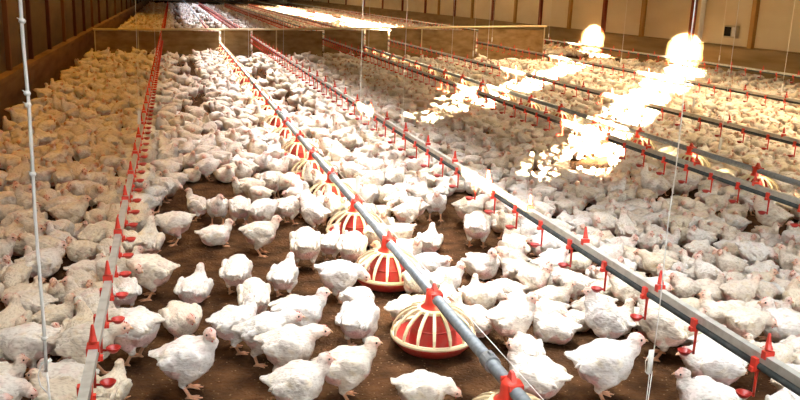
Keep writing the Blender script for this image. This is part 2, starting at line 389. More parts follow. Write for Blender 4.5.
near_cord(A, B, 'bright knotted white cord hanging left of the leftmost drinker line', 0.0046, [(lp, 'loop'), (tog, 'toggle'), (tail, 'tail')], [0.10, 0.56, 0.74, 0.77, 0.95])
A, B = atY(690, 60, 2.25), atY(652, 352, 2.25); mx_ = (A.x+B.x)/2; A.x = mx_; B.x = mx_
plate = MB().box((-0.008, 0, -0.035), (0.018, 0.005, 0.085))
lp = MB().tube([(-0.010, 0, 0.006), (-0.026, 0, -0.03), (-0.022, 0, -0.07), (-0.006, 0, -0.082)], 0.0016, 6)
t1 = MB().tube([(-0.006, 0, -0.08), (-0.006, 0, -0.26)], 0.0016, 5); t2 = MB().tube([(0.003, 0, -0.07), (-0.001, 0, -0.26)], 0.0016, 5)
near_cord(A, B, 'thin pale cord with a flat cream adjuster hanging before the double drinker line', 0.0020, [(plate, 'adjuster'), (lp, 'loop'), (t1, 'strand'), (t2, 'strand')], [])

# ------------------------------------------------------------------ low cross fence
fe = empty('cross_fence', (0, 20.0, 0)); tag(fe, 'low cross fence with pale rail and brown netting running from the left wall', 'fence')
MB().tube([(XL+0.10, 0, 0.50), (2.2, 0, 0.60), (9.2, 0, 0.86)], 0.025, 8).build('rail', M['rail'], fe)
for x in (XL+0.13, -0.75, 2.35, 5.9, 9.15):
    zt = 0.5+(x-XL)*0.03
    MB().tube([(x, 0, 0), (x, 0, zt+0.0)], 0.014, 6).build('post', M['rail'], fe)
lines = [XL+0.1, D1X, F1X, D2X, D3X, F2X, D4X, D5X, 9.2]
for a, b in zip(lines, lines[1:]):
    zt = 0.46+((a+b)/2-XL)*0.03
    MB().box(((a+b)/2, 0.03, zt/2), (b-a-0.05, 0.01, zt)).build('netting', M['netting'], fe)

# ------------------------------------------------------------------ chickens
class SDF:
    def __init__(s, cell, lo, hi):
        s.h = cell; s.lo = np.array(lo)
        n = np.ceil((np.array(hi)-s.lo)/cell).astype(int)+1
        ax = [s.lo[i]+np.arange(n[i])*cell for i in range(3)]
        s.X, s.Y, s.Z = np.meshgrid(*ax, indexing='ij'); s.D = np.full(s.X.shape, 9.0); s.P = []
    def blend(s, d, k, pid):
        s.P.append((d.copy(), pid))
        h = np.clip(0.5+0.5*(s.D-d)/k, 0, 1); s.D = s.D*(1-h)+d*h-k*h*(1-h)
    def ell(s, c, r, pid, k=0.02, pitch=0.0, yaw=0.0, roll=0.0):
        x, y, z = s.X-c[0], s.Y-c[1], s.Z-c[2]
        cy, sy = math.cos(yaw), math.sin(yaw); x, y = x*cy+y*sy, -x*sy+y*cy
        cp, sp = math.cos(pitch), math.sin(pitch); x, z = x*cp+z*sp, -x*sp+z*cp
        cr, sr = math.cos(roll), math.sin(roll); y, z = y*cr+z*sr, -y*sr+z*cr
        k0 = np.sqrt((x/r[0])**2+(y/r[1])**2+(z/r[2])**2)+1e-9
        k1 = np.sqrt((x/r[0]**2)**2+(y/r[1]**2)**2+(z/r[2]**2)**2)+1e-9
        s.blend(k0*(k0-1)/k1, k, pid)
    def cap(s, a, b, ra, rb, pid, k=0.01):
        a = np.array(a, float); b = np.array(b, float); ab = b-a; L2 = (ab**2).sum()
        t = np.clip(((s.X-a[0])*ab[0]+(s.Y-a[1])*ab[1]+(s.Z-a[2])*ab[2])/L2, 0, 1)
        d = np.sqrt((s.X-a[0]-t*ab[0])**2+(s.Y-a[1]-t*ab[1])**2+(s.Z-a[2]-t*ab[2])**2)-(ra+(rb-ra)*t)
        s.blend(d, k, pid)
    def lumps(s, amp, size, rg):
        n = [int(v) for v in np.ceil((np.array(s.X.shape)*s.h)/size)+3]
        g = rg.random(n)*2-1
        u = (s.X-s.lo[0])/size, (s.Y-s.lo[1])/size, (s.Z-s.lo[2])/size
        i = [np.floor(v).astype(int) for v in u]; f = [v-j for v, j in zip(u, i)]; f = [v*v*(3-2*v) for v in f]
        out = 0
        for a in (0, 1):
            for b in (0, 1):
                for c in (0, 1):
                    w = (f[0] if a else 1-f[0])*(f[1] if b else 1-f[1])*(f[2] if c else 1-f[2])
                    out = out + w*g[i[0]+a, i[1]+b, i[2]+c]
        s.D = s.D + amp*out
    def mesh(s):
        D = s.D; S = D < 0
        nx, ny, nz = D.shape; cnt = np.zeros((nx-1, ny-1, nz-1)); pos = np.zeros((nx-1, ny-1, nz-1, 3))
        base = np.stack(np.meshgrid(np.arange(nx-1), np.arange(ny-1), np.arange(nz-1), indexing='ij'), -1).astype(float)
        C = [(a, b, c) for a in (0, 1) for b in (0, 1) for c in (0, 1)]
        def sl(A, o): return A[o[0]:nx-1+o[0], o[1]:ny-1+o[1], o[2]:nz-1+o[2]]
        for p in C:
            for ax in range(3):
                if p[ax]: continue
                q = list(p); q[ax] = 1
                a, b = sl(D, p), sl(D, q); m = (a < 0) != (b < 0)
                t = np.where(m, a/np.where(m, a-b, 1), 0)
                v = base+np.array(p); v[..., ax] += t
                pos += np.where(m[..., None], v, 0); cnt += m
        act = cnt > 0; idx = -np.ones(act.shape, int); idx[act] = np.arange(act.sum())
        V = (pos[act]/cnt[act][:, None])*s.h+s.lo
        F = []
        for ax in range(3):
            o1, o2 = [(1, 2), (2, 0), (0, 1)][ax]
            a = S; b = np.roll(S, -1, ax)
            m = (a != b); 
            for q in range(3):
                sl_ = [slice(None)]*3; sl_[q] = 0; m[tuple(sl_)] = False
                sl_[q] = -1; m[tuple(sl_)] = False
            e = np.argwhere(m); ins = S[tuple(e.T)]
            def cell(d1, d2):
                k = e.copy(); k[:, o1] -= d1; k[:, o2] -= d2; return idx[tuple(k.T)]
            quad = np.stack([cell(1, 1), cell(0, 1), cell(0, 0), cell(1, 0)], 1)
            quad[~ins] = quad[~ins][:, ::-1]; F.append(quad)
        F = np.concatenate(F)
        # part id at each vertex
        g = np.clip(np.round((V-s.lo)/s.h).astype(int), 0, np.array(D.shape)-1)
        best = np.full(len(V), 9.0); pid = np.zeros(len(V), int)
        for d, p in s.P:
            dv = d[tuple(g.T)]; m = dv < best; best[m] = dv[m]; pid[m] = p
        return V, F, pid

# body part ids: 0 trunk, 1 breast, 2 wing, 3 tail, 4 neck, 5 head, 6 thigh, 7 shank, 8 beak, 9 vent
POSES = {
    # head position, gaze yaw, gaze pitch, body drop, body pitch, leg style
    'stand': dict(head=(0.150, 0.0, 0.285), gaze=0.0, drop=0.0, legs='stand'),
    'alert': dict(head=(0.120, 0.0, 0.325), gaze=0.25, drop=0.0, legs='stand'),
    'lookleft': dict(head=(0.125, 0.025, 0.290), gaze=1.2, drop=0.0, legs='stand'),
    'lookright': dict(head=(0.125, -0.025, 0.290), gaze=-1.2, drop=0.0, legs='stand'),
    'walk': dict(head=(0.195, 0.0, 0.250), gaze=0.0, drop=0.0, legs='walk'),
    'peck': dict(head=(0.205, 0.01, 0.085), gaze=0.0, gp=-0.9, drop=0.0, legs='stand'),
    'low': dict(head=(0.200, -0.02, 0.175), gaze=-0.3, gp=-0.5, drop=0.0, legs='stand'),
    'preen': dict(head=(0.075, 0.085, 0.215), gaze=2.6, gp=-0.4, drop=0.0, legs='stand'),
    'hunch': dict(head=(0.165, 0.0, 0.215), gaze=0.2, gp=-0.2, drop=0.0, legs='stand'),
    'sit': dict(head=(0.140, 0.0, 0.215), gaze=0.0, drop=0.085, legs='none'),
    'sitleft': dict(head=(0.130, 0.02, 0.205), gaze=0.9, drop=0.085, legs='none'),
    'sitright': dict(head=(0.130, -0.02, 0.205), gaze=-0.9, drop=0.085, legs='none'),
    'rest': dict(head=(0.150, 0.015, 0.130), gaze=0.3, gp=-0.15, drop=0.088, legs='none'),
    'doze': dict(head=(0.115, -0.02, 0.165), gaze=-0.5, gp=-0.3, drop=0.085, legs='none'),
}
def make_bird(pose, cell, seed, near=False):
    P = POSES[pose]; rg = np.random.default_rng(seed); dz = P['drop']
    s = SDF(cell, (-0.27, -0.16, -0.02), (0.28, 0.16, 0.37))
    fat = 1.0 + rg.uniform(-0.04, 0.05)
    bp = 0.10 + rg.uniform(-0.08, 0.12) if dz == 0 else 0.02
    if pose == 'peck': bp = -0.22
    if pose == 'low': bp = -0.08
    if pose == 'alert': bp = 0.32
    cz = 0.178-dz
    zs = 0.92 if dz else 1.0; ys = 1.12 if dz else 1.0
    s.ell((-0.008, 0, cz), (0.096, 0.084*fat*ys, 0.083*zs), 0, 0.02, pitch=bp)
    s.ell((0.050, 0, cz-0.012+0.06*bp), (0.064, 0.074*fat*ys, 0.076*zs), 1, 0.03, pitch=bp)
    s.ell((-0.042, 0, cz-0.018-0.05*bp), (0.062, 0.074*fat*ys, 0.070*zs), 9, 0.03)
    ca, sa = math.cos(bp), math.sin(bp); KX = 0.69
    def B(x, y, z): x = x*KX; return (x*ca-z*sa, y, cz+x*sa+z*ca)
    # rump and tail
    s.ell(B(-0.115, 0, 0.020), (0.045, 0.050, 0.040), 0, 0.03, pitch=bp-0.1)
    tp = rg.uniform(-0.25, 0.1)
    s.ell(B(-0.165, 0, 0.032), (0.040, 0.030, 0.013), 3, 0.022, pitch=bp+tp-0.15)
    s.ell(B(-0.185, 0.008, 0.034), (0.034, 0.020, 0.008), 3, 0.008, pitch=bp+tp-0.2, yaw=-0.25)
    s.ell(B(-0.185, -0.008, 0.032), (0.034, 0.020, 0.008), 3, 0.008, pitch=bp+tp-0.2, yaw=0.25)
    # neck
    hx, hy, hz = P['head']; hx = hx*0.76 + 0.004
    if pose in ('sit', 'sitleft', 'sitright'): hz += rg.uniform(-0.02, 0.01)
    n0 = np.array(B(0.085, 0, 0.020)); h = np.array((hx, hy, hz))
    mid = (n0+h)/2 + np.array((0.018, 0, -0.004)) if pose not in ('peck', 'low', 'preen', 'walk') else (n0+h)/2+np.array((0.012 if pose != 'preen' else 0.035, 0, 0.02))
    s.cap(n0, mid, 0.056, 0.035, 4, 0.035); s.cap(mid, h, 0.035, max(0.024, cell*0.62), 4, 0.014)
    gy = P['gaze']; gp = P.get('gp', -0.05)
    g = np.array((math.cos(gy)*math.cos(gp), math.sin(gy)*math.cos(gp), math.sin(gp)))
    hc = h+g*0.006
    hs = max(1.0, cell/0.036)
    s.ell(hc, (0.033*hs, 0.0235*hs, 0.0265*hs), 5, 0.012, pitch=gp, yaw=gy)
    s.cap(hc+g*0.014, hc+g*0.026-np.array((0, 0, 0.002)), 0.017, 0.010, 5, 0.008)
    # wings
    for sd in (-1, 1):
        wo = rg.uniform(-0.01, 0.012)
        s.ell(B(0.010+wo, sd*0.070*fat*ys, 0.016), (0.062, 0.026, 0.052), 2, 0.006, pitch=bp-0.25, yaw=sd*0.10, roll=-sd*0.22)
        s.ell(B(-0.060+wo, sd*0.070*fat*ys, 0.008), (0.068, 0.018, 0.037), 2, 0.005, pitch=bp-0.02, yaw=sd*-0.16, roll=-sd*0.28)
        s.ell(B(-0.120+wo, sd*0.050*fat*ys, 0.014), (0.042, 0.009, 0.017), 2, 0.004, pitch=bp+0.10, yaw=sd*-0.28, roll=-sd*0.3)
    if cell < 0.008: s.lumps(0.0040, 0.018, rg); s.lumps(0.0022, 0.009, rg)
    elif cell < 0.013: s.lumps(0.004, 0.022, rg)
    # legs
    if P['legs'] != 'none':
        for sd in (-1, 1):
            fx = 0.0
            if P['legs'] == 'walk': fx = 0.045*sd
            kn = (0.015, sd*0.050, cz-0.050); hk = (-0.022+fx*0.7, sd*0.050, 0.072); ft = (0.012+fx, sd*0.052, 0.010)
            lk = max(0.0085, cell*0.8)
            s.cap(kn, hk, 0.045, 0.016, 6, 0.02); s.cap(hk, ft, lk*1.05, lk*0.9, 7, 0.006)
            for a, L_ in ((0, 0.050), (0.55, 0.042), (-0.55, 0.042), (math.pi, 0.020)):
                if cell > 0.012 and a: continue
                s.cap(ft, (ft[0]+L_*math.cos(a), ft[1]+L_*math.sin(a), 0.005), lk*0.85, lk*0.6, 7, 0.004)
    elif cell < 0.012:
        for sd in (-1, 1):
            for a in (-0.3, 0.3): s.cap((0.06, sd*0.045, 0.008), (0.06+0.055*math.cos(a), sd*0.045+0.055*math.sin(a), 0.005), 0.007, 0.005, 7, 0.004)
    if not near:
        s.cap(hc+g*0.028, hc+g*0.047-np.array((0, 0, 0.004)), max(0.007, cell*0.6), max(0.003, cell*0.4), 8, 0.004)
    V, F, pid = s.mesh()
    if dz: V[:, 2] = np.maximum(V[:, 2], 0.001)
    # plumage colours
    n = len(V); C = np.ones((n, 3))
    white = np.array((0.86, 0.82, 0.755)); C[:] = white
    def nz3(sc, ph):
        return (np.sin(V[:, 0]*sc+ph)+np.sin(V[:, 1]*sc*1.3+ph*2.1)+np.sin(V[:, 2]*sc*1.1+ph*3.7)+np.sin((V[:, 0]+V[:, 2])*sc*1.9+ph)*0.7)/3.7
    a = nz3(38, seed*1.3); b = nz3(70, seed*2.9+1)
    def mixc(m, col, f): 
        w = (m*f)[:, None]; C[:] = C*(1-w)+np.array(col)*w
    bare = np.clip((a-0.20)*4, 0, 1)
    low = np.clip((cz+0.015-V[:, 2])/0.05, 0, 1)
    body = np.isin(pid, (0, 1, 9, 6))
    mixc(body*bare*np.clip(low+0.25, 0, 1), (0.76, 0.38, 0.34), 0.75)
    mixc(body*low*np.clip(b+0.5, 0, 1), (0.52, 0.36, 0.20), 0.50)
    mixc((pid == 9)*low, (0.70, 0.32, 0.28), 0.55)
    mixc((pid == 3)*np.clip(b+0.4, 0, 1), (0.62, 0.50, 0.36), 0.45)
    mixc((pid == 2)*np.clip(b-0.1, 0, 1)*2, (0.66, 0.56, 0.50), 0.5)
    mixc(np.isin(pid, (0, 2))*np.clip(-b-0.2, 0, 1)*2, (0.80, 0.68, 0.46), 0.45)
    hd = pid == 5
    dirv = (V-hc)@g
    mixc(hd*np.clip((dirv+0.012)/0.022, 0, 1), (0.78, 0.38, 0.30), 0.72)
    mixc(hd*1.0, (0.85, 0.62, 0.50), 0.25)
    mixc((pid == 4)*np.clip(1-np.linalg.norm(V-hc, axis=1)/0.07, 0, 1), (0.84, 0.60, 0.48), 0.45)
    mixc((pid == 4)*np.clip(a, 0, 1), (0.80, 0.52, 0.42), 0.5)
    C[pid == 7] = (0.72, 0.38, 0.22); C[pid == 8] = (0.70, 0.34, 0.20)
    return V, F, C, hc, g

def np_mesh(name, V, F, C):
    me = bpy.data.meshes.new(name)
    me.vertices.add(len(V)); me.vertices.foreach_set('co', np.asarray(V, np.float32).ravel())
    nf = len(F); me.loops.add(nf*4); me.polygons.add(nf)
    me.loops.foreach_set('vertex_index', np.asarray(F, np.int32).ravel())
    me.polygons.foreach_set('loop_start', np.arange(nf, dtype=np.int32)*4)
    me.polygons.foreach_set('loop_total', np.full(nf, 4, np.int32))
    me.polygons.foreach_set('use_smooth', np.ones(nf, bool))
    at = me.color_attributes.new('Col', 'FLOAT_COLOR', 'POINT')
    at.data.foreach_set('color', np.concatenate([C, np.ones((len(V), 1))], 1).astype(np.float32).ravel())
    me.update(calc_edges=True); me.materials.append(M['plumage']); return me

def face_meshes(hc, g):
    hc = Vector(hc); g = Vector(g); up = Vector((0, 0, 1)); sdv = up.cross(g).normalized(); u = g.cross(sdv)
    out = []
    b0 = hc+g*0.029
    me = mesh_only(lambda m: m.tube([b0, b0+g*0.010-u*0.001, b0+g*0.019-u*0.005], [0.0075, 0.0055, 0.0012], 8), 'beak', M['beak'], True); out.append(('beak', me))
    def comb(m):
        for k, (o, r) in enumerate(((0.016, 0.004), (0.008, 0.0055), (0.000, 0.005), (-0.008, 0.0035))):
            c = hc+g*o+u*(0.0235+0.002*(k in (1, 2))); m.tube([c-u*0.004, c, c+u*r], [0.0035, 0.0032, 0.001], 6)
    out.append(('comb', mesh_only(comb, 'comb', M['comb'], True)))
    w0 = hc+g*0.022-u*0.016
    out.append(('wattle', mesh_only(lambda m: m.tube([w0+u*0.003, w0-u*0.005, w0-u*0.012], [0.003, 0.0045, 0.0015], 6), 'wattle', M['comb'], True)))
    for q in (-1, 1):
        e = hc+g*0.013+u*0.005+sdv*q*0.0205
        def eye(m, e=e, q=q):
            r = 0.0056; vs = []; 
            for i, (rr, h_) in enumerate(((1.0, -0.2), (0.9, 0.3), (0.5, 0.7))):
                for k in range(8):
                    w = k*math.pi/4; vs.append(e+(g*math.cos(w)+u*math.sin(w))*r*rr+sdv*q*r*h_)
            fs = [(i*8+k, i*8+(k+1) % 8, i*8+8+(k+1) % 8, i*8+8+k) for i in (0, 1) for k in range(8)]+[tuple(16+k for k in range(8))]
            m.add(vs, fs)
        out.append(('eye', mesh_only(eye, 'eye', M['eye'], True)))
    return out

HI = {}; MID = {}
def hi_bird(pose, v):
    k = (pose, v)
    if k not in HI:
        V, F, C, hc, g = make_bird(pose, 0.0062, hash_seed(pose, v), near=True)
        HI[k] = (np_mesh('broiler_chicken', V, F, C), face_meshes(hc, g))
    return HI[k]
def hash_seed(pose, v): return list(POSES).index(pose)*7+v*101+3
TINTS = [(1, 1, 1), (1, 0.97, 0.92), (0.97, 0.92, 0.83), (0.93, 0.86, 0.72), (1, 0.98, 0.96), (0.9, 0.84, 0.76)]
GS = 0.77
def place_bird(x, y, th, pose, scale, label, group, tint, v=0):
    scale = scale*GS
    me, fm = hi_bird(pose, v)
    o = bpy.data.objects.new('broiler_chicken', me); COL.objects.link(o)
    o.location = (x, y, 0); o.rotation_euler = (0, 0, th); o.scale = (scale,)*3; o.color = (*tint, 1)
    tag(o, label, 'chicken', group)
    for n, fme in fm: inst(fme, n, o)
    return o

# birds placed where the photograph shows them: pixel of the feet, heading (0 right, 90 away, 180 left, 270 to the viewer), pose, size
HAND = [
 (71, 236, 20, 'stand', 1.0, 'chicken walking right with head raised, just right of the bright knotted cord'),
 (15, 222, 10, 'sit', 1.1, 'large chicken sitting at the left edge, upper of those beside the bright cord'),
 (100, 262, 60, 'hunch', 1.05, 'broad chicken facing away just left of the leftmost drinker line'),
 (139, 232, 120, 'hunch', 0.9, 'chicken facing away touching the right side of the leftmost drinker line'),
 (176, 246, 200, 'low', 1.0, 'chicken with lowered head at left edge of the bare litter patch'),
 (148, 262, 95, 'sit', 1.15, 'plump rounded chicken seen from behind, right of the leftmost drinker line'),
 (152, 300, 185, 'preen', 1.1, 'chicken with head curled back and tail toward the bare litter'),
 (124, 316, 130, 'stand', 0.9, 'chicken half hidden behind the leftmost drinker line clips'),
 (62, 262, 175, 'alert', 0.8, 'small chicken facing left just right of the bright knotted cord'),
 (44, 290, 20, 'stand', 1.0, 'chicken facing right directly behind the bright knotted cord'),
 (86, 288, 25, 'sit', 0.85, 'dull chicken peering right, between cord and leftmost drinker line'),
 (57, 312, 280, 'sit', 0.9, 'chicken facing the viewer just right of the bright cord'),
 (25, 318, 30, 'sit', 0.9, 'chicken with small round head left of the bright cord'),
 (96, 340, 120, 'hunch', 1.05, 'ragged-tailed chicken facing away at the leftmost drinker line'),
 (-2, 275, 5, 'stand', 0.9, 'chicken with red face poking in at the left edge'),
 (25, 262, 20, 'sit', 0.95, 'chicken sitting left of the bright cord with head up'),
 (195, 308, 85, 'sit', 1.0, 'chicken seen straight from behind alone on the bare litter'),
 (181, 340, 300, 'rest', 1.1, 'chicken hunched on the bare litter behind the tail of the large front chicken'),
 (135, 364, 165, 'low', 1.15, 'big chicken with head down and tail pointing right on bare litter'),
 (86, 382, 5, 'walk', 1.15, 'large chicken striding right behind the end of the leftmost drinker line'),
 (105, 412, 80, 'sit', 0.85, 'small chicken sitting half under the near end of the drinker line'),
 (33, 378, 195, 'low', 1.05, 'chicken facing left with reddish patch, behind the cord loop'),
 (0, 402, 20, 'sit', 0.9, 'chicken cut off at the bottom left corner'),
 (12, 424, 15, 'low', 0.9, 'chicken peeking right with a red comb below the cord loop'),
 (54, 424, 170, 'sit', 1.0, 'chicken lying at the bottom edge under the cord loop'),
 (188, 396, 12, 'lookright', 1.12, 'large white chicken standing on bare litter, nearest whole bird at front left'),
 (12, 345, 100, 'sit', 1.0, 'chicken facing away at the left edge above the cord loop'),
 (32, 322, 180, 'rest', 1.0, 'chicken lying left of the bright cord with pinkish flank'),
 (216, 226, 280, 'lookleft', 0.9, 'chicken standing upright at the top of the bare litter patch'),
 (240, 228, 110, 'hunch', 0.95, 'chicken on orange legs facing away at top of the bare litter'),
 (201, 222, 170, 'alert', 0.8, 'small dull chicken looking left at the top of the bare litter'),
 (262, 232, 45, 'hunch', 1.0, 'chicken facing away with pink underside left of the fourth pan'),
 (215, 252, 20, 'sit', 0.95, 'chicken squatting on bare litter with head turned right'),
 (197, 222, 150, 'sit', 0.75, 'small grey-white chicken squatting at the bare patch edge'),
 (260, 257, 5, 'stand', 1.0, 'sleek chicken in side view facing right on the bare litter'),
 (305, 272, 95, 'hunch', 1.15, 'round chicken on two visible legs facing away, left of the third pan'),
 (289, 226, 60, 'hunch', 0.9, 'chicken facing away beside the fourth pan feeder'),
 (314, 234, 160, 'stand', 0.95, 'chicken looking left between the bare litter and fourth pan'),
 (330, 264, 70, 'stand', 0.85, 'narrow chicken feeding at the left of the third pan'),
 (352, 272, 80, 'hunch', 1.05, 'ruffled chicken feeding in front of the third pan'),
 (237, 297, 85, 'hunch', 0.98, 'round chicken seen from behind, left of bare litter center'),
 (284, 300, 75, 'stand', 0.9, 'chicken facing away with small head raised, left of second pan'),
 (254, 325, 100, 'hunch', 1.0, 'chicken from behind on bright orange legs at bare litter center'),
 (338, 303, 8, 'low', 1.05, 'chicken with head down feeding left of the second pan'),
 (293, 328, 10, 'rest', 0.95, 'chicken lying with reddish face left of the second pan'),
 (357, 328, 60, 'peck', 0.95, 'chicken bending down just left of the second pan'),
 (300, 345, 15, 'stand', 1.05, 'smooth white chicken with raised neck facing right, middle foreground'),
 (262, 362, 8, 'walk', 1.05, 'chicken hurrying right behind the two front middle chickens'),
 (288, 382, 4, 'walk', 1.1, 'chicken stretching its neck right, in the middle foreground bunch'),
 (358, 352, 70, 'hunch', 1.1, 'plump chicken facing away on bare litter left of the nearest whole pan'),
 (237, 356, 30, 'lookleft', 1.0, 'chicken close behind the large front chicken on bare litter'),
 (297, 420, 8, 'stand', 1.05, 'chicken at the bottom edge facing right, left one of the front pair'),
 (345, 402, 12, 'stand', 1.05, 'chicken with red face facing right, right one of the front pair'),
 (410, 332, 30, 'rest', 1.1, 'chicken lying behind the nearest whole pan on its left side'),
 (420, 424, 8, 'low', 0.95, 'chicken at the bottom edge just below the nearest whole pan'),
 (468, 345, 160, 'sit', 1.05, 'chicken lying partly behind the feeder pipe right of the nearest pan'),
 (478, 322, 10, 'low', 0.9, 'dull chicken with red face just right of the feeder pipe'),
 (516, 352, 25, 'lookright', 1.05, 'upright chicken turning to look right, right of the feeder pipe'),
 (548, 330, 200, 'rest', 0.9, 'chicken lying beyond the upright one right of the feeder pipe'),
 (562, 350, 165, 'sit', 1.0, 'chicken with pinkish back lying left of the drinker cups'),
 (592, 348, 165, 'alert', 1.05, 'bright chicken with small raised head left of the cream adjuster'),
 (535, 402, 150, 'sit', 1.15, 'large chicken lying against the near end of the feeder pipe'),
 (520, 366, 95, 'rest', 0.9, 'ruffled chicken lying behind the large one by the pipe end'),
 (600, 402, 355, 'stand', 1.2, 'large white chicken standing left of the cream adjuster, facing right'),
 (660, 360, 150, 'alert', 1.25, 'big white chicken looking left behind the cream adjuster'),
 (712, 388, 170, 'rest', 1.25, 'big chicken lying under the double drinker line near its end'),
 (705, 424, 170, 'sit', 1.1, 'chicken cut off at the bottom edge under the double drinker line'),
 (785, 350, 175, 'sit', 1.2, 'big white chicken lying at right edge beyond the double drinker line'),
 (742, 350, 10, 'low', 0.95, 'chicken with red face behind the double drinker line, near right edge'),
 (722, 338, 160, 'sit', 1.05, 'white chicken lying close beyond the double drinker line'),
 (612, 345, 30, 'sit', 1.0, 'chicken sitting close left of the big one behind the adjuster'),
 (476, 250, 80, 'hunch', 1.1, 'bright plump chicken on bare litter left of the double drinker line'),
 (468, 230, 20, 'walk', 1.05, 'white chicken with tail left, upper end of right bare litter patch'),
 (482, 285, 300, 'sit', 1.1, 'broad pink-breasted chicken sitting on right bare litter patch'),
 (429, 258, 80, 'sit', 0.95, 'rounded chicken from behind beside the feeder pipe, on right bare litter'),
 (435, 222, 270, 'stand', 0.95, 'chicken facing the viewer on two legs above the right bare litter'),
 (406, 232, 20, 'stand', 0.9, 'chicken looking right just beyond the feeder pipe'),
 (396, 248, 10, 'rest', 0.9, 'chicken lying against the far side of the feeder pipe'),
 (430, 284, 10, 'rest', 1.0, 'chicken lying along the feeder pipe with its head right'),
 (449, 305, 20, 'lookright', 0.9, 'chicken looking right with raised head close to the feeder pipe'),
 (470, 312, 90, 'sit', 0.85, 'narrow chicken facing away close to the feeder pipe'),
 (548, 264, 180, 'rest', 1.15, 'wide white chicken under the drinker cups'),
 (512, 266, 110, 'sit', 1.0, 'dull chicken with pink flank left of the wide one under the cups'),
 (517, 290, 170, 'sit', 1.0, 'chicken lying at the right border of the bare litter patch'),
 (548, 283, 5, 'sit', 0.9, 'chicken sitting in the crowd with its head right under a cup'),
 (560, 296, 185, 'sitleft', 0.9, 'chicken in the crowd by the drinker line, upper of a head cluster'),
 (552, 316, 10, 'sit', 0.9, 'chicken in the crowd by the drinker line, lower of a head cluster'),
 (505, 308, 175, 'rest', 0.9, 'chicken with tail at the bare litter, low in front of the crowd'),
 (528, 222, 30, 'sit', 0.95, 'chicken sitting just behind the double drinker line halfway along'),
 (682, 203, 175, 'low', 1.15, 'bright white chicken with neck out under the second double line'),
 (652, 205, 170, 'alert', 1.15, 'tall white chicken looking left under the second double drinker line'),
 (768, 238, 150, 'stand', 1.1, 'white chicken drinking beside a dark gap under the second double line'),
 (630, 168, 170, 'stand', 1.0, 'bright chicken standing before the second double drinker line'),
]
occ = {}
def cells(x, y): return (int(math.floor(x/0.3)), int(math.floor(y/0.3)))
def discs(x, y, th, s): 
    c, si = math.cos(th), math.sin(th)
    return [(x+c*0.042*s, y+si*0.042*s), (x-c*0.042*s, y-si*0.042*s)]
def free(ds, r):
    for x, y in ds:
        cx, cy = cells(x, y)
        for i in (-1, 0, 1):
            for j in (-1, 0, 1):
                for (u, v, q) in occ.get((cx+i, cy+j), ()):
                    if (u-x)**2+(v-y)**2 < (r+q)**2: return False
    return True
def claim(ds, r):
    for x, y in ds: occ.setdefault(cells(x, y), []).append((x, y, r))
for i in range(60):
    claim([(F1X, 2.41+0.812*i-(0.06 if i == 0 else 0))], 0.10 if i < 3 else 0.17); claim([(F2X, 4.66+0.9*i)], 0.10)

ZONES = [(-9, D1X, 'left of the leftmost pipe'), (D1X, F1X, 'between leftmost pipe and pans'), (F1X, D2X, 'between pans and second pipe'), (D2X, D3X, 'beyond the near double pipe'),
         (D3X, F2X, 'before the farther red pans'), (F2X, 99, 'beyond the farther red pans')]
nplaced = 0
hand_birds = []
for i, (px, py, hd, pose, sc, lab) in enumerate(HAND):
    P = unproj(px, py - (6 if POSES[pose]['drop'] else 2), 0.0)
    th = math.radians(hd) - y_
    tint = TINTS[rng.integers(0, 3)] if P.x > D1X else TINTS[rng.integers(1, 4)]  # yellower left of the drinker line: dirty plumage plus amber light in the colour
    hand_birds.append((P.x, P.y, th, pose, sc, lab, tint, i % 2))

# nudge birds that stand too close a few centimetres apart
pos = [[b[0], b[1]] for b in hand_birds]
PANS = [(F1X, 2.41+0.812*i-(0.06 if i == 0 else 0)) for i in range(8)]
for _ in range(60):
    for i in range(len(pos)):
        di = discs(pos[i][0], pos[i][1], hand_birds[i][2], hand_birds[i][4])
        for j in range(i):
            dj = discs(pos[j][0], pos[j][1], hand_birds[j][2], hand_birds[j][4])
            for a in di:
                for b in dj:
                    dx, dy = a[0]-b[0], a[1]-b[1]; d = math.hypot(dx, dy)+1e-6
                    need = 0.066*(hand_birds[i][4]+hand_birds[j][4])
                    if d < need:
                        k = (need-d)*0.2/d
                        pos[i][0] += dx*k; pos[i][1] += dy*k; pos[j][0] -= dx*k; pos[j][1] -= dy*k
        for a in di:
            for q in PANS:
                dx, dy = a[0]-q[0], a[1]-q[1]; d = math.hypot(dx, dy)+1e-6; need = 0.17+0.062*hand_birds[i][4]
                if d < need: pos[i][0] += dx*(need-d)*0.3/d; pos[i][1] += dy*(need-d)*0.3/d
hand_birds = [(p[0], p[1])+tuple(b[2:]) for p, b in zip(pos, hand_birds)]
for b in hand_birds: claim(discs(b[0], b[1], b[2], b[4]), 0.074*b[4])

def inpoly(x, y, poly):
    c = False; j = len(poly)-1
    for i in range(len(poly)):
        xi, yi = poly[i]; xj, yj = poly[j]
        if (yi > y) != (yj > y) and x < (xj-xi)*(y-yi)/(yj-yi)+xi: c = not c
        j = i
    return c
BARE = [[(125, 700), (118, 300), (135, 265), (150, 225), (178, 188), (215, 182), (262, 212), (330, 245), (400, 300), (450, 330), (560, 360), (700, 400), (700, 700)],
        [(425, 205), (470, 190), (505, 250), (490, 310), (520, 320), (450, 320), (400, 250)],
        [(540, 352), (690, 345), (770, 400), (830, 600), (500, 600), (500, 352)],
        [(560, 162), (612, 158), (618, 178), (566, 180)], [(735, 215), (800, 215), (800, 240), (740, 240)], [(660, 200), (770, 206), (740, 212), (660, 207)]]
SIT = ['sit', 'sitleft', 'sitright', 'sit', 'rest', 'doze']; STD = ['hunch', 'stand', 'alert', 'lookleft', 'lookright', 'walk', 'low', 'peck', 'preen']
crowd = []
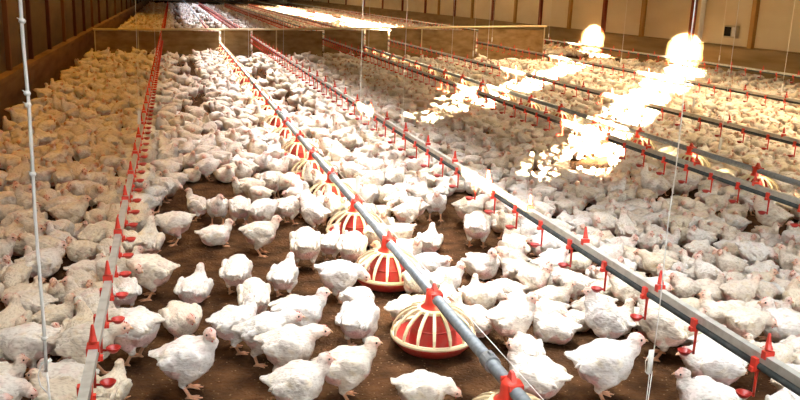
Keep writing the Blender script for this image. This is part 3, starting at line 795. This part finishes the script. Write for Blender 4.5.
def throw(n, xa, xb, ya, yb, smin, smax):
    for _ in range(n):
        x = rng.uniform(xa, xb); y = rng.uniform(ya, yb)
        if y > 10.5 and rng.random() < 0.3 and False: continue
        if x < XL+0.2 or x > XR-0.25: continue
        if 18.4 < y < 21.3: continue
        # litter strips without birds farther down the barn
        if y > 9.5 and (0.0 < x < 0.45 or 1.22 < x < 1.66) and rng.random() < 0.97: continue
        if y > 10.5 and 4.2 < x < 4.7 and rng.random() < 0.4: continue
        u, v, d = proj((x, y, 0.0))
        if d < 1.2 or u < -130 or u > 940+0.3*max(0, v) or v > 460: continue
        if any(inpoly(u, v, q) for q in BARE): continue
        if 20.3 < y < 24.5 and rng.random() < 0.5: continue
        s = rng.uniform(smin, smax)*(0.88 if x > D2X and y < 9 else 1.0); th = rng.uniform(0, 2*math.pi)
        if x > D2X and rng.random() < 0.5: th = rng.choice([0, math.pi])+rng.normal(0, 0.5) - y_
        ds = discs(x, y, th, s); r = 0.051*s
        if not free(ds, r): continue
        sit = rng.random() < (0.82 if x > D2X else (0.6 if x < D1X else 0.5))
        pose = SIT[rng.integers(0, 6)] if sit else STD[rng.integers(0, 9)]
        claim(ds, r); crowd.append((x, y, th, pose, s))
throw(62000, XL, 9, 1.5, 8, 0.84, 1.02)
throw(46000, XL, XR, 8, 16, 0.86, 1.02)
throw(28000, XL, XR, 16, 30, 0.92, 1.08)
throw(26000, XL, XR, 30, 70, 1.0, 1.2)

def view_size(b):
    u, v, d = proj((b[0], b[1], 0.12))
    if u < -10 or u > 810 or v > 425 or v < -8: return 0
    return b[4]/d
crowd.sort(key=lambda b: -view_size(b))
NIND = 300-len(hand_birds)
ind, rest = crowd[:NIND], crowd[NIND:]
for b in hand_birds:
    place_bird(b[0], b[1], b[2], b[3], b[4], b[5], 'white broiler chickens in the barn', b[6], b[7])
def facing(th):
    a = math.degrees(th+y_) % 360
    return 'right' if a < 45 or a >= 315 else 'away' if a < 135 else 'left' if a < 225 else 'nearer'
VERB = {'sit': 'sitting', 'sitleft': 'sitting', 'sitright': 'sitting', 'rest': 'lying', 'doze': 'dozing', 'stand': 'standing', 'hunch': 'hunched', 'alert': 'upright', 'lookleft': 'standing', 'lookright': 'standing', 'walk': 'walking', 'low': 'stooping', 'peck': 'pecking', 'preen': 'preening'}
rows = {}
for b in ind:
    z = next(n for a, c, n in ZONES if a <= b[0] < c)
    k = int(round((b[1]-2.4)/0.812)); k = max(1, min(k, 15))
    key = 'chicken %s facing %s %s level with %s pan' % (VERB[b[3]], facing(b[2]), z, ORD[k])
    rows.setdefault(key, []).append(b)
for key, bs in rows.items():
    bs.sort(key=lambda b: proj((b[0], b[1], 0.15))[0])
    for i, b in enumerate(bs):
        lab = key if len(bs) == 1 else key + ', %s from left' % ORD[i]
        lab = lab.replace('facing nearer', 'facing us')
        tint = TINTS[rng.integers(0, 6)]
        if b[0] < D1X: tint = TINTS[rng.integers(1, 4)]  # same yellower tints, dirt and amber light put into the plumage colour
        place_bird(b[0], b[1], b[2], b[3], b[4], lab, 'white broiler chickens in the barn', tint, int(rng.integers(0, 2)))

# the remaining thousands of birds, one object
LOD = {}
def lod(pose, cell):
    k = (pose, cell)
    if k not in LOD:
        V, F, C, _, _ = make_bird(pose, cell, hash_seed(pose, 0)); LOD[k] = (V, F, C)
    return LOD[k]
VV, FF, CC = [], [], []; off = 0
for x, y, th, pose, s in rest:
    cell = 0.0155 if y < 8 else 0.021 if y < 12 else 0.028 if y < 20 else 0.040 if y < 34 else 0.054
    V, F, C = lod(pose, cell)
    c, si = math.cos(th), math.sin(th); s = s*GS
    W = np.empty_like(V); W[:, 0] = (V[:, 0]*c-V[:, 1]*si)*s+x; W[:, 1] = (V[:, 0]*si+V[:, 1]*c)*s+y; W[:, 2] = V[:, 2]*s
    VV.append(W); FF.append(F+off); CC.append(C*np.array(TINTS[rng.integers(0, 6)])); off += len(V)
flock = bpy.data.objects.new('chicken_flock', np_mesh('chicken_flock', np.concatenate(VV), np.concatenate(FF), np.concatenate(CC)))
COL.objects.link(flock); tag(flock, 'dense flock of white chickens filling the barn beyond the near birds', 'chicken', 'white broiler chickens in the barn', kind='stuff')
print('BIRDS', len(hand_birds), len(ind), len(rest), 'verts', off, 'far y of ind', max(b[1] for b in ind))

# ------------------------------------------------------------------ light
def area(name, loc, size, power, col, rot=(0, 0, 0), spread=180):
    l = bpy.data.lights.new(name, 'AREA'); l.shape = 'RECTANGLE'; l.size, l.size_y = size; l.energy = power; l.color = col
    l.spread = math.radians(spread); o = bpy.data.objects.new(name, l); COL.objects.link(o); o.location = loc; o.rotation_euler = rot; return o
sun = bpy.data.lights.new('sun', 'SUN'); sun.energy = 650; sun.angle = math.radians(0.9); sun.color = (1.0, 0.80, 0.50)
so = bpy.data.objects.new('sun', sun); COL.objects.link(so)
dv = Vector((math.sin(SUN_AZ)*math.cos(SUN_EL), math.cos(SUN_AZ)*math.cos(SUN_EL), -math.sin(SUN_EL)))
so.rotation_euler = dv.to_track_quat('-Z', 'Y').to_euler()
#LIGHTS
area('rear_fill', (1.4, -2.6, 2.8), (3.6, 1.2), 64, (0.94, 0.97, 1.0), rot=(math.radians(60), 0, math.radians(-7)), spread=95)  # added neutral fill behind the camera; the rear wall has no door
area('near_fill', (1.3, 2.8, 3.6), (3.0, 2.6), 47, (0.96, 0.98, 1.0), spread=95)  # added overhead fill for the near birds, no fixture behind it
area('centre_fill', (1.3, 15.5, 3.1), (0.3, 25), 270, (0.97, 0.96, 1.0), spread=58)  # added cool fill over the middle aisle, not a known lamp row
area('centre_fill', (1.5, 58, 3.1), (0.3, 56), 820, (0.70, 0.80, 1.0), spread=60)  # added bluish fill for the far middle, no lamps built there
area('right_fill', (7.8, 40, 3.1), (1.0, 90), 2100, (1.0, 0.76, 0.45), spread=128)  # added warm fill for the right side and its wall, no known source
area('left_fill', (-1.25, 22, 3.1), (0.3, 36), 185, (1.0, 0.45, 0.03), spread=145)  # added amber fill to warm the left side, no known source
w = bpy.data.worlds.new('world'); bpy.context.scene.world = w; w.use_nodes = True
w.node_tree.nodes['Background'].inputs[0].default_value = (1.0, 0.8, 0.5, 1); w.node_tree.nodes['Background'].inputs[1].default_value = 0.1
sc = bpy.context.scene
sc.view_settings.view_transform = 'Standard'; sc.view_settings.look = 'None'; sc.view_settings.gamma = 1; sc.view_settings.exposure = 0.35
sc.view_settings.use_curve_mapping = False
sc.cycles.max_bounces = 5; sc.cycles.diffuse_bounces = 3
